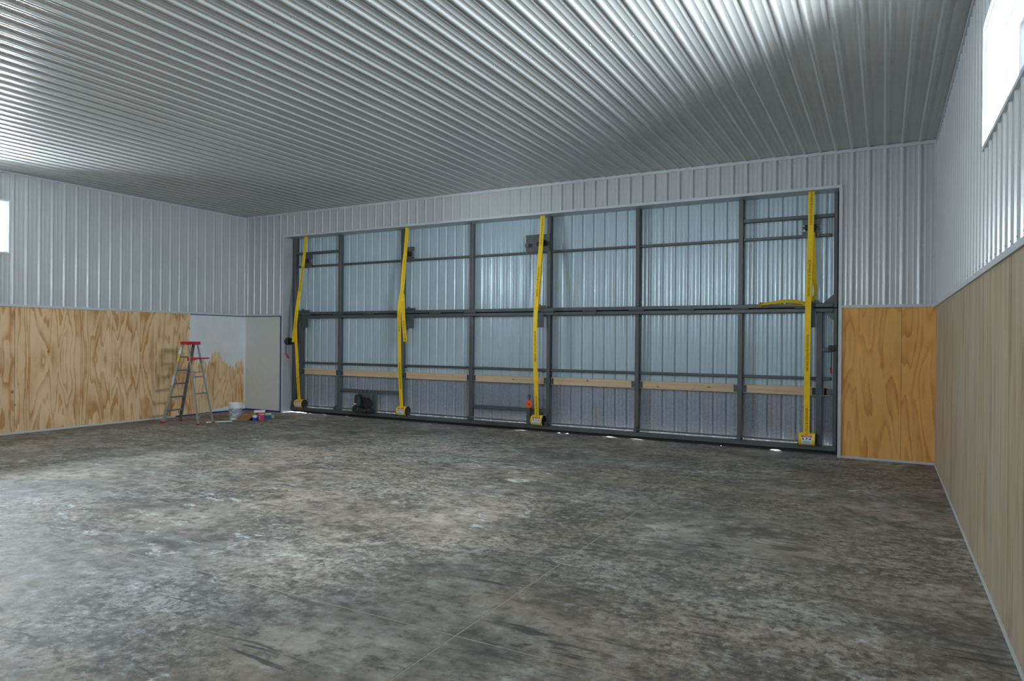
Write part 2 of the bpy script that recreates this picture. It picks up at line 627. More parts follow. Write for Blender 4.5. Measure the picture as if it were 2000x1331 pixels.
# ---- ceiling
ce = MB().box(XL - .3, XR + .3, YB - .3, YF + .6, H + .03, H + .2).build('ceiling', 'core')
tag(ce, 'ribbed grey painted steel ceiling', 'ceiling', kind='structure')
CPH = .008
rows = [(YB, 1.42, .0), (1.40, 8.72, .002), (8.70, YF, .0)]
for y0, y1, dz in rows:
    for a, b in sheets(XL, XR, CPH):
        steel_sheet('ceiling_sheet', 'ceil', ce, lambda u, v, h: (u, v, H + dz - h), a, b, y0, y1, CPH, (), 1.7)
pts = []
k = math.ceil((XL + .1 - CPH) / PITCH)
while CPH + k * PITCH < XR - .05:
    c = CPH + k * PITCH
    for yy, two in ((8.73, 1), (6.765, 0), (10.6, 0), (4.85, 0)):
        for dx in ((-.05, .05) if two else (.05,)):
            pts.append((c + dx, yy + random.uniform(-.01, .01), H))
    k += 1
screw_heads('screw_heads', ce, pts, (0, 0, -1))

# ---- far wall with the big door opening
wf = MB().box(XL - .3, DL - .03, YF, YF + .28, 0, H + .1).box(DR + .03, XR + .3, YF, YF + .28, 0, H + .1).box(DL - .03, DR + .03, YF, YF + .28, DT + .03, H + .1)
wf = wf.build('wall_back', 'core')
tag(wf, 'far wall of ribbed white steel around the big door', 'wall', kind='structure')
FPH = .008
for a, b in sheets(XL, XR, FPH):
    steel_sheet('steel_sheet', 'liner', wf, lambda u, v, h: (u, YF - .003 - h, v), a, b, 2.46, H, FPH, [(DL - .03, DR + .03, 0, DT + .03)])
MB().box(XL, XR, YF - .030, YF, H - .055, H - .004).build('ceiling_trim', 'trim', wf)
MB().box(XL, XR, YF - .034, YF - .028, H - .062, H - .004).build('ceiling_trim_lip', 'trim', wf)
# mid trim, left and right of the opening
MB().box(XL + .01, DL - .045, YF - .028, YF, PLY, PLY + .045).build('middle_trim', 'trim', wf)
MB().box(DR + .045, XR - .01, YF - .028, YF, PLY, PLY + .045).build('middle_trim', 'trim', wf)
# plywood right of the door: two sheets
SX = .242
for x0, x1 in ((DR + .045, SX - .002), (SX + .002, XR - .013)):
    o = MB().box(x0, x1, YF - .013, YF, .035, PLY - .002).build('plywood_sheet', 'ply_far', wf)
MB().box(DR + .045, XR - .012, YF - .02, YF, 0, .035).build('base_trim', 'trim', wf)
# primed sheet left of the door
MB().box(XL + .013, DL - .115, YF - .013, YF, .01, PLY - .002).build('plywood_sheet', 'primer', wf)['label'] = 'primed off-white sheet edged with blue tape'
MB().box(DL - .125, DL - .107, YF - .016, YF - .0125, .012, PLY).build('masking_tape', 'tape', wf)
MB().box(XL + .013, DL - .125, YF - .016, YF - .0125, .012, .045).build('masking_tape', 'tape', wf)
MB().box(XL + .013, DL - .125, YF - .016, YF - .0125, PLY - .022, PLY - .004).build('masking_tape', 'tape', wf)
# corner trims
MB().box(XL, XL + .045, YF - .028, YF - .003, PLY + .045, H - .055).build('corner_trim', 'trim', wf)
MB().box(XR - .045, XR, YF - .028, YF - .003, PLY + .045, H - .055).build('corner_trim', 'trim', wf)
# jamb and header flashing of the opening
YJ = 12.80
MB().box(DL - .045, DL, YF - .03, YJ, 0, DT + .04).build('jamb_flashing', 'jamb', wf)
MB().box(DR, DR + .045, YF - .03, YJ, 0, DT + .04).build('jamb_flashing', 'jamb', wf)
MB().box(DL, DR, YF - .03, YJ, DT, DT + .04).build('header_flashing', 'jamb', wf)
MB().box(DL - .045, DR + .045, YF - .036, YF - .029, DT - .002, DT + .045).build('opening_trim', 'trim', wf)
MB().box(DL - .05, DL, YF - .036, YF - .029, .0, DT - .002).build('opening_trim', 'trim', wf)
MB().box(DR, DR + .05, YF - .036, YF - .029, .0, DT - .002).build('opening_trim', 'trim', wf)
pts = []
for k in range(-80, 6):
    c = FPH + k * PITCH
    if XL + .05 < c < XR - .05:
        if c > DR + .1 or c < DL - .1:
            pts += [(c + .045, YF - .004, 3.74), (c + .045, YF - .004, 2.53), (c - .045, YF - .004, 2.53)]
        pts.append((c + .045, YF - .004, 4.9))
screw_heads('screw_heads', wf, pts, (0, -1, 0))


# ---- side walls
def side_wall(s):
    sx = 1 if s == 'R' else -1
    X = XR if s == 'R' else XL
    nm = 'wall_right' if s == 'R' else 'wall_left'
    wins = [(a, b) for q, a, b in WINDOWS if q == s]
    T = .26
    mb = MB()

    def bx(y0, y1, z0, z1):
        x0, x1 = sorted((X, X + sx * T))
        mb.box(x0, x1, y0, y1, z0, z1)
    cuts = sorted(wins)
    y = YB - .3
    for a, b in cuts:
        bx(y, a, 0, H + .1)
        bx(a, b, 0, WINZ[0])
        bx(a, b, WINZ[1], H + .1)
        y = b
    bx(y, YF + .3, 0, H + .1)
    w = mb.build(nm, 'core')
    lab = 'right side wall, ribbed steel above weathered plywood' if s == 'R' else 'left side wall, ribbed steel above streaky pine plywood'
    tag(w, lab, 'wall', kind='structure')
    ph = 5.876 if s == 'R' else 6.932
    holes = [(a - .02, b + .02, WINZ[0] - .02, WINZ[1] + .02) for a, b in wins]
    for a, b in sheets(YB, YF, ph):
        steel_sheet('steel_sheet', 'liner', w, lambda u, v, h: (X - sx * (.003 + h), u, v), a, b, 2.46, H, ph, holes)

    def strip(name, mat, y0, y1, z0, z1, d0, d1):
        x0, x1 = sorted((X - sx * d0, X - sx * d1))
        return MB().box(x0, x1, y0, y1, z0, z1).build(name, mat, w)
    strip('ceiling_trim', 'trim', YB, YF - .03, H - .055, H - .022, 0, .030)
    strip('middle_trim', 'trim', YB, YF - .013, PLY, PLY + .045, 0, .030)
    # plywood sheets
    if s == 'R':
        edges = [YF - .003, 10.72, 9.476, 8.24, 6.98, 5.72, 5.349 - .86, 3.27, 2.05, .83, -.39, -1.61, -2.83, -4.05, -5.27, YB]
        edges = [YF - .003] + [9.476 + 1.38 * 1, 9.476, 8.10, 6.72, 5.349, 4.0, 2.75, 1.5, .25, -1.0, -2.25, -3.5, -4.75, YB]
    else:
        edges = [YF - .013]
        e = 6.97 + 1.255 * 3
        edges = [YF - .013, 6.97 + 1.255 * 4, 6.97 + 1.255 * 3, 6.97 + 1.255 * 2, 6.97 + 1.255, 6.97]
        while edges[-1] - 1.255 > YB + .3:
            edges.append(edges[-1] - 1.255)
        edges.append(YB)
    for b, a in zip(edges, edges[1:]):
        strip('plywood_sheet', 'ply_right' if s == 'R' else 'ply_left', a + .003, b - .003, .035, PLY - .002, 0, .012 + random.uniform(0, .002))
    if s == 'R':
        strip('base_trim', 'trim', YB, YF - .02, 0, .035, 0, .022)
    else:
        strip('base_trim', 'trim', YB, 10.35, 0, .035, 0, .024)
        strip('base_trim', 'trim', 10.35, YF - .02, .014, .035, 0, .020)
        strip('masking_tape', 'tape', 10.36, YF - .02, 0.0, .034, .02, .026)
        strip('masking_tape', 'tape', 10.74, YF - .02, PLY - .02, PLY - .002, .012, .0165)
    pts = []
    for k in range(-90, 40):
        c = ph + k * PITCH
        if 2 < c < YF - .08:
            pts += [(X - sx * .004, c + .045, 2.535), (X - sx * .004, c - .045, 2.535)]
            if not any(a - .1 < c + .045 < b + .1 for a, b in wins):
                pts.append((X - sx * .004, c + .045, 3.62 if s == 'R' else 3.74))
    screw_heads('screw_heads', w, pts, (-sx, 0, 0))
    return w


wr = side_wall('R')
wl = side_wall('L')


# ---- paint on the left wall: primer rolled on, brushed ragged lower edge
def paint_film():
    x0, x1 = XL + .0145, XL + .0162
    y0, yend = 10.735, YF - .014
    # lower edge of the paint, (y, z)
    key = [(10.735, 1.72), (10.80, 1.62), (10.93, 1.22), (11.03, 1.30), (11.12, 1.33), (11.22, 1.18), (11.30, 1.34), (11.36, 1.46), (11.43, 1.50), (11.50, 1.52), (11.56, 1.54),
           (11.60, 1.40), (11.68, 1.28), (11.72, 1.30), (11.80, 1.18), (11.90, 1.14), (12.00, 1.08), (12.04, 1.05), (12.06, 1.22), (12.12, 1.26), (12.18, 1.24), (12.24, 1.28), (12.30, 1.26), (12.315, .25), (yend, .25)]
    n = 190
    rr = random.Random(5)
    low = []
    for i in range(n + 1):
        y = y0 + (yend - y0) * i / n
        z = key[-1][1]
        for (a, za), (b, zb) in zip(key, key[1:]):
            if a <= y <= b:
                z = za + (zb - za) * (y - a) / (b - a)
                break
        z += rr.uniform(-.035, .035) + .03 * math.sin(y * 71) if y < 12.3 else 0
        low.append((y, z))
    mb = MB()
    for (a, za), (b, zb) in zip(low, low[1:]):
        mb.quadbox([(x0, a, za), (x1, a, za), (x1, b, zb), (x0, b, zb), (x0, a, PLY - .004), (x1, a, PLY - .004), (x1, b, PLY - .004), (x0, b, PLY - .004)])
    # ragged left end, roller strokes
    z = 1.7
    while z < PLY - .03:
        mb.box(x0, x1, y0 - rr.uniform(.0, .035), y0, z, z + .03)
        z += .03
    # cut-in strip along the floor and the corner
    for i in range(60):
        a = 11.3 + (yend - 11.3) * i / 60
        b = 11.3 + (yend - 11.3) * (i + 1) / 60
        mb.box(x0, x1, a, b, .036, .10 + .05 * (i / 60) + rr.uniform(-.015, .025))
    return mb.build('paint_coat', 'primer_fresh', wl)


paint_film()['label'] = 'fresh white primer with ragged brushed lower edge'

# ---- wall behind the camera
wx0, wx1 = WINDOWS[2][1:]
wb = MB().box(XL - .3, wx0, YB - .26, YB, 0, H + .1).box(wx1, XR + .3, YB - .26, YB, 0, H + .1)
wb.box(wx0, wx1, YB - .26, YB, 0, WINZ[0]).box(wx0, wx1, YB - .26, YB, WINZ[1], H + .1)
wb = wb.build('wall_front', 'core')
tag(wb, 'ribbed steel wall behind the camera', 'wall', kind='structure')
for a, b in sheets(XL, XR, FPH):
    steel_sheet('steel_sheet', 'liner', wb, lambda u, v, h: (u, YB + .003 + h, v), a, b, .0, H, FPH, [(wx0 - .02, wx1 + .02, WINZ[0] - .02, WINZ[1] + .02)])


# ---- windows
for i, (s, a, b) in enumerate(WINDOWS):
    z0, z1 = WINZ
    m = (a + b) / 2

    def wpt(d, u):
        """d outwards from the wall face, u along the wall"""
        return {'R': (XR + d, u), 'L': (XL - d, u), 'B': (u, YB - d)}[s]
    w = empty('window_%d' % (i + 1), (*wpt(0, m), z0))
    tag(w, ['bright white high window in the right wall', 'bright high window at the left edge of the left wall', 'assumed high window added behind the camera for extra light'][i], 'window', kind='structure')

    def bx(nm, mat, d0, d1, y0, y1, q0, q1):
        p, q = wpt(d0, y0), wpt(d1, y1)
        x0, x1 = sorted((p[0], q[0]))
        v0, v1 = sorted((p[1], q[1]))
        return MB().box(x0, x1, v0, v1, q0, q1).build(nm, mat, w)
    # reveal lining
    for q in ((a, a + .012, z0, z1), (b - .012, b, z0, z1), (a + .012, b - .012, z0, z0 + .012), (a + .012, b - .012, z1 - .012, z1)):
        bx('window_reveal', 'vinyl', -.004, .17, *q)
    # interior trim
    for q in ((a - .03, a, z0 - .03, z1 + .03), (b, b + .03, z0 - .03, z1 + .03), (a, b, z0 - .03, z0), (a, b, z1, z1 + .03)):
        bx('window_trim', 'trim', -.028, -.003, *q)
    # vinyl frame with a meeting stile (slider) and two panes
    for q in ((a + .012, a + .057, z0 + .012, z1 - .012), (b - .057, b - .012, z0 + .012, z1 - .012), (a + .057, b - .057, z0 + .012, z0 + .057), (a + .057, b - .057, z1 - .057, z1 - .012), (m - .025, m + .025, z0 + .057, z1 - .057)):
        bx('window_frame', 'vinyl', .13, .19, *q)
    bx('pane', 'glass', .155, .160, a + .05, m - .02, z0 + .05, z1 - .05)
    bx('pane', 'glass', .165, .170, m + .02, b - .05, z0 + .05, z1 - .05)

# ================================================================== THE BIG DOOR
dr = empty('door_1', ((DL + DR) / 2, DY, 0))
tag(dr, 'big two-section steel-framed door with blue-grey cladding and timber rail', 'door', kind='structure')
CX = (DL + DR) / 2
VX = [CX + d for d in (-4.70, -2.80, -.93, .93, 2.80, 4.70)]
EX = [CX - 5.98, CX + 5.99]
SL, SR = DL + .03, DR - .03


def fr(nm, x0, x1, y0, y1, z0, z1, mat='frame', r=.006):
    return MB().bbox(x0, x1, y0, y1, z0, z1, r).build(nm, mat, dr)


ZH0, ZH1, ZH2, ZH3 = 2.385, 2.452, 2.462, 2.535
# stiles of both sections
for x0, x1 in ((SL, SL + .10), (SR - .06, SR)):
    fr('stile', x0, x1, DY, DY + .11, ZH2, DT + .03)
    fr('stile', x0, x1, DY, DY + .11, .12, ZH1)
# mullions
for x in VX:
    fr('mullion', x - .04, x + .04, DY, DY + .10, ZH3, DT + .03)
    fr('mullion', x - .04, x + .04, DY, DY + .10, .13, ZH0)
for x in EX:
    fr('mullion', x - .045, x + .045, DY, DY + .10, .13, ZH0)
# hinge rails
fr('hinge_rail', SL + .1, SR - .06, DY - .03, DY + .10, ZH2 + .008, ZH3)
fr('hinge_rail', SL + .1, SR - .06, DY - .03, DY + .10, ZH0, ZH1)
fr('top_rail', SL + .1, SR - .06, DY, DY + .10, DT + .02, DT + .10)
# girts, one bar for each bay
cols_u = [SL + .10] + VX + [SR - .06]
for a, b in zip(cols_u, cols_u[1:]):
    fr('girt', a + .04, b - .04, DY + .03, DY + .10, 3.665, 3.712)
fr('girt', cols_u[0], VX[0] - .04, DY + .02, DY + .10, 3.985, 4.045)
fr('girt', VX[-1] + .04, cols_u[-1], DY + .02, DY + .10, 3.985, 4.045)
cols_l = [SL + .10, EX[0]] + VX + [EX[1], SR - .06]
for a, b in zip(cols_l, cols_l[1:]):
    fr('girt', a + .04, b - .04, DY + .03, DY + .10, 1.245, 1.29)
fr('girt', VX[0] + .04, VX[1] - .04, DY + .01, DY + .10, .60, .665)
fr('girt', VX[2] + .04, VX[3] - .04, DY + .01, DY + .10, .40, .465)
# bottom rail and rubber seal with small gaps of daylight
fr('bottom_rail', SL, SR, DY - .05, DY + .10, .058, .135)
gaps = [(566, 575, .030), (575, 601, .016), (604, 613, .008), (630, 640, .007), (676, 683, .009), (762, 764, .008), (782, 785, .007), (1006, 1033, .007), (1059, 1063, .008), (1090, 1098, .010), (1106, 1114, .009), (1178, 1206, .009), (1230, 1262, .007), (1371, 1375, .007), (1408, 1411, .009), (1505, 1525, .012)]
xs = [SL - .02]
edges = []
for p, q, h in gaps:
    edges.append((W(p, 830, 12.68).x, W(q, 830, 12.68).x, h))
mb = MB()
y0, y1 = 12.63, 12.68
cur = SL - .025
for a, b, h in edges:
    h *= .8
    a = max(a, SL - .025)
    if a > cur:
        mb.box(cur, a, y0, y1, -.002, .058)
    m = (a + b) / 2
    mb.quadbox([(a, y0, h * .5), (m, y0, h), (m, y1, h), (a, y1, h * .5), (a, y0, .058), (m, y0, .058), (m, y1, .058), (a, y1, .058)])
    mb.quadbox([(m, y0, h), (b, y0, h * .5), (b, y1, h * .5), (m, y1, h), (m, y0, .058), (b, y0, .058), (b, y1, .058), (m, y1, .058)])
    cur = b
mb.box(cur, SR + .02, y0, y1, -.002, .058)
mb.build('rubber_seal', 'black', dr)
for x0, x1 in ((DL + .001, SL), (SR, DR - .001)):
    MB().box(x0, x1, DY + .03, DY + .07, .04, DT).build('side_seal', 'black', dr)
# cladding sheets, ribs turned outwards
YC = DY + .115
for z0, z1, mat in ((2.458, DT + .08, 'clad'), (1.04, 2.452, 'clad'), (.045, 1.045, 'galv')):
    dd = .004 if mat == 'galv' else 0
    for a, b in sheets(DL - .02, DR + .02, FPH + .09):
        steel_sheet('cladding_sheet', mat, dr, lambda u, v, h: (u, YC + dd + h, v), a, b, z0, z1, FPH + .09)
MB().box(DL - .02, DR + .02, YC - .012, YC + .03, 2.40, 2.50).build('hinge_flashing', 'dark', dr)
# timber rail in brackets
bxs = [SL + .10, EX[0]] + VX + [EX[1], SR - .06]
for i, (a, b) in enumerate(zip(bxs, bxs[1:])):
    e0 = a + (.045 if i else .0)
    MB().bbox(e0, b - .045, DY + .035, DY + .073, .972, 1.118, .004).build('timber_rail', 'timber', dr)
for i, x in enumerate([EX[0]] + VX + [EX[1], SR - .08]):
    # H-shaped clip plate round each mullion
    mb = MB()
    for sgn in (-1, 1):
        if i == 8 and sgn > 0:
            continue
        mb.box(*sorted((x + sgn * .04, x + sgn * .11)), DY + .027, DY + .034, .985, 1.105)
    mb.box(x - .05, x + .05, DY - .006, DY + .001, 1.005, 1.085)
    mb.build('rail_clip', 'plate', dr)
    mb = MB()
    for sgn in (-1, 1):
        for zz in (1.0, 1.09):
            xx = x + sgn * .095
            mb.cyl((xx, DY + .027, zz), (xx, DY + .02, zz), .007, n=8)
    if i < 8:
        mb.build('bolt_heads', 'dark', dr)['kind'] = 'stuff'
# hinges between the sections
for x in [CX - 5.75] + VX + [CX + 5.75, CX - 1.85, CX + 1.85, CX - 3.75, CX + 3.75]:
    mb = MB()
    mb.box(x - .13, x + .13, DY - .038, DY - .03, 2.465, 2.515).box(x - .13, x + .13, DY - .038, DY - .03, 2.40, 2.445)
    mb.cyl((x - .15, DY - .04, 2.457), (x + .15, DY - .04, 2.457), .016, n=10)
    mb.build('hinge', 'frame', dr)
# gusset plates in the corners
for x, s in ((SR - .06, -1), (SL + .10, 1)):
    MB().prism([(x, DY + .01, ZH3), (x + s * .16, DY + .01, ZH3), (x, DY + .01, ZH3 + .15)], (0, .012, 0)).build('gusset', 'frame', dr)
    MB().prism([(x, DY + .01, ZH0), (x + s * .14, DY + .01, ZH0), (x, DY + .01, ZH0 - .14)], (0, .012, 0)).build('gusset', 'frame', dr)
for x in (VX[0],):
    MB().prism([(x - .04, DY + .0, .135), (x - .17, DY, .135), (x - .17, DY, .19), (x - .10, DY, .25), (x - .04, DY, .25)], (0, .05, 0)).build('gusset', 'frame', dr)
# keeper plates hanging below the hinge line beside each strap
for (p0, p1) in (((590, 617), (602, 640)), ((796, 617), (808, 642)), ((1050, 612), (1062, 640)), ((1584, 605), (1593, 640))):
    a, b = W(*p0, DY - .05), W(*p1, DY - .05)
    mb = MB().box(a.x, b.x, DY - .06, DY - .045, b.z, ZH0 + .03)
    mb.box(a.x - .02, b.x + .04, DY - .07, DY - .045, ZH3 + .0, ZH3 + .05)
    mb.box(a.x + .02, a.x + .06, DY - .07, DY - .045, ZH3 + .05, ZH3 + .075)
    mb.build('keeper_plate', 'plate', dr)
# strap pulleys bolted to the upper section
for (p0, p1, big) in (((590, 498), (607, 522), 0), ((788, 483), (806, 510), 0), ((1027, 460), (1073, 495), 1), ((1567, 428), (1600, 462), 0)):
    a, b = W(*p0, DY - .03), W(*p1, DY - .03)
    zc = (a.z + b.z) / 2
    mb = MB()
    if big:
        mb.box(a.x, b.x, DY - .02, DY + .03, b.z + .05, a.z)
        mb.box(a.x, a.x + .09, DY - .07, DY - .02, zc - .05, zc + .02).box(b.x - .26, b.x - .12, DY - .07, DY - .02, zc - .04, zc + .08)
    else:
        mb.box(a.x, b.x, DY + .0, DY + .03, b.z - .0, b.z + .10)
        mb.box(a.x, b.x, DY + .0, DY + .03, a.z - .10, a.z)
        mb.box(a.x + .05, b.x - .05, DY + .005, DY + .03, b.z + .1, a.z - .1)
    bk = mb.build('pulley_bracket', 'frame', dr)
    xm = b.x - .16 if big else (a.x + b.x) / 2
    MB().cyl((xm - .09, DY - .045, zc), (xm + .09, DY - .045, zc), .045, n=18).build('pulley_roller', 'dark', bk, smooth=True)
    MB().cyl((xm - .12, DY - .045, zc), (xm + .12, DY - .045, zc), .014, n=8).build('pulley_axle', 'dark', bk)
    MB().box(xm - .125, xm - .115, DY - .06, DY + .01, zc - .03, zc + .03).box(xm + .115, xm + .125, DY - .06, DY + .01, zc - .03, zc + .03).build('axle_bracket', 'frame', bk)
# drive shaft along the bottom
MB().cyl((SL + .12, DY - .045, .195), (SR - .3, DY - .045, .195), .014, n=10).build('drive_shaft', 'frame', dr, smooth=True)
for x in VX:
    MB().box(x - .03, x + .03, DY - .075, DY + .0, .135, .225).build('shaft_bearing', 'frame', dr)


# ================================================================== STRAPS, DRUMS, GEAR ON THE DOOR
def smooth_path(keys, n=8):
    """Catmull-Rom through (point, side) keys"""
    P = [Vector(k[0]) for k in keys]
    Sd = [Vector(k[1]) for k in keys]
    pts, sds = [], []
    for i in range(len(P) - 1):
        p0, p1, p2, p3 = P[max(i - 1, 0)], P[i], P[i + 1], P[min(i + 2, len(P) - 1)]
        for j in range(n):
            t = j / n
            pts.append(.5 * ((2 * p1) + (p2 - p0) * t + (2 * p0 - 5 * p1 + 4 * p2 - p3) * t * t + (3 * p1 - p0 - 3 * p2 + p3) * t ** 3))
            sds.append(Sd[i].lerp(Sd[i + 1], t))
    pts.append(P[-1])
    sds.append(Sd[-1])
    return pts, sds


X1 = (1, 0, 0)
BOW = .20
SWID, STHK = .092, .004
TXT = text_mesh('SCHWEISS BI-FOLD DOORS', .050)


def at_z(pts, z):
    for a, b in zip(pts, pts[1:]):
        if min(a.z, b.z) <= z <= max(a.z, b.z) and abs(a.z - b.z) > 1e-6:
            t = (z - a.z) / (b.z - a.z)
            return a.lerp(b, t), (b - a).normalized()
    return None


def print_on(parent, pts, z, flip=False, off=.0):
    r = at_z(pts, z)
    if not r:
        return
    p, d = r
    xa = d if d.z < 0 else -d                # reads downwards
    nrm = Vector((0, -1, 0))
    nrm = (nrm - xa * nrm.dot(xa)).normalized()
    ya = nrm.cross(xa)
    o = bpy.data.objects.new('printed_text', TXT)
    COL.objects.link(o)
    c = p + nrm * (STHK / 2 + .0009) + ya * off
    base = world_loc(parent)
    o.parent = parent
    o.matrix_local = Matrix(((xa.x, ya.x, nrm.x, c.x - base.x), (xa.y, ya.y, nrm.y, c.y - base.y), (xa.z, ya.z, nrm.z, c.z - base.z), (0, 0, 0, 1)))


TXT.materials.clear()
TXT.materials.append(M['ink'])


def K(px, py, Y, side=X1):
    """point on a strap; the straps bow into the room around hinge height"""
    z = W(px, py, Y).z
    t = max(0.0, min(1.0, (z - .25) / 1.1)) * max(0.0, min(1.0, (4.4 - z) / 1.5))
    return (W(px, py, Y - BOW * t), side)


def strap(name, label, main, texts, extra=(), etexts=()):
    e = main[-1][0]
    main[-1] = (Vector((e.x, YD, .318)), X1)     # runs into the slot on top of the drum guard
    pts, sds = smooth_path(main)
    root = empty(name, pts[-1])
    tag(root, label, 'strap', 'yellow lifting straps of the big door')
    MB().ribbon(pts, sds, SWID, STHK).build('webbing', 'yellow', root, smooth=True)
    for z in texts:
        print_on(root, pts, z)
    for keys, nm, tz in extra:
        p2, s2 = smooth_path(keys)
        MB().ribbon(p2, s2, SWID, STHK).build(nm, 'yellow', root, smooth=True)
        for z in tz:
            print_on(root, p2[:len(p2) // 2 + 1], z)
    # anchor stitched to the header
    t = pts[0]
    MB().box(t.x - .06, t.x + .06, t.y - .02, t.y + .02, DT - .006, DT).build('anchor_plate', 'yellow', root)
    return root


YA = 12.50          # straps hang just inside the door face
YD = 12.50
top = lambda px: (Vector((W(px, 430, YA).x, YA, DT - .004)), X1)
# first strap (far left): slack doubled over to the left
strap('lift_strap', 'yellow lifting strap nearest the left jamb, slack fold hanging beside it',
      [(Vector((W(598, 463, YA).x, YA, DT - .004)), X1), K(593, 510, YA), K(588, 550, YA), K(580, 605, YA, (.95, .3, 0)), K(577.5, 640, YA), K(580, 700, YA), K(582, 745, YA), K(584.5, 788, YD)],
      [3.35, 2.25, .75],
      [([K(579, 610, YA + .02), K(576, 635, YA + .03), K(573.5, 655, YA + .02), K(572.5, 668, YA + .02), K(573.5, 660, YA + .05), K(576, 635, YA + .06), K(579, 612, YA + .05)], 'slack_fold', [])])
# second strap: twisted half-way, loop hanging to the right
strap('lift_strap', 'twisted yellow lifting strap with slack loop hanging, second from the left jamb',
      [(Vector((W(795, 445, YA).x, YA, DT - .004)), X1), K(792, 490, YA), K(789, 520, YA, (.9, .4, 0)), K(787, 548, YA, (.6, .8, 0)), K(785, 570, YA, (.35, .93, 0)), K(782, 590, YA, (.75, .6, 0)), K(779.5, 615, YA), K(780, 660, YA), K(781, 730, YA), K(784, 800, YD)],
      [3.45, 2.35, 1.05],
      [([K(785, 572, YA + .01, (.4, .9, 0)), K(786.5, 600, YA), K(788.5, 635, YA), K(791, 660, YA), K(791.5, 668, YA + .02), K(791, 655, YA + .045), K(788, 615, YA + .05), K(786, 575, YA + .03, (.4, .9, 0))], 'slack_loop', [2.15])])
# third strap
strap('lift_strap', 'yellow lifting strap near the door centre, beside the orange disc',
      [(Vector((W(1060, 421, YA).x, YA, DT - .004)), X1), K(1057, 470, YA), K(1052, 530, YA), K(1047.5, 590, YA), K(1045.5, 630, YA), K(1045, 690, YA), K(1046.5, 745, YA), K(1048, 816, YD)],
      [4.1, 3.05, 1.75, .45],
      [([K(1057, 470, YA + .06), K(1056, 500, YA + .05), K(1054, 540, YA + .04), K(1050, 585, YA + .03), K(1047, 610, YA + .01)], 'return_run', [])])
# fourth strap: long slack laid over the hinge rail
BOW = .10
strap('lift_strap', 'yellow lifting strap nearest the right jamb, slack laid along the hinge rail',
      [(Vector((W(1585, 374, YA).x, YA, DT - .004)), X1), K(1583.5, 450, YA), K(1581, 520, YA), K(1578.5, 600, YA), K(1577, 680, YA), K(1576, 760, YA), K(1575, 852, YD)],
      [4.15, 2.95, 1.70, .47],
      [([K(1586, 455, YA + .06), K(1587, 500, YA + .05), K(1589, 540, YA + .05, (.85, .5, 0)), K(1592.5, 563, YA + .06, (.5, .85, 0)), K(1591, 578, YA + .05, (.4, .9, 0)), K(1585, 588, YA + .04, (.7, .7, 0))], 'slack_loop', []),
       ([(W(1577, 594, YA + .05), (0, .75, .6)), (W(1555, 589.5, YA + .045), (0, .75, .6)), (W(1535, 588.5, YA + .04), (0, .75, .6)), (W(1512, 591, YA + .035), (0, .8, .5)), (W(1489, 594.5, YA + .04), (0, .9, .4)), (W(1486.5, 595, YA + .055), (0, .9, .3)), (W(1492, 596, YA + .07), (0, .9, .2)), (W(1530, 595.5, YA + .07), (0, .9, .2)), (W(1577, 597, YA + .07), (0, .9, .2))], 'slack_fold', [])])

DNG = text_mesh('DANGER', .030)
DNG.materials.clear()
DNG.materials.append(M['sticker'])


def curved_patch(xc, yc, zc, r, x0, x1, a0, a1, t=.002, n=6):
    """patch on a horizontal cylinder (axis x); angle 0 = towards the room, positive = up"""
    mb = MB()
    for i in range(n):
        p = math.radians(a0 + (a1 - a0) * i / n)
        q = math.radians(a0 + (a1 - a0) * (i + 1) / n)
        f = lambda an, rr, x: (xc + x, yc - math.cos(an) * rr, zc + math.sin(an) * rr)
        mb.quadbox([f(p, r, x0), f(p, r, x1), f(q, r, x1), f(q, r, x0), f(p, r + t, x0), f(p, r + t, x1), f(q, r + t, x1), f(q, r + t, x0)])
    return mb


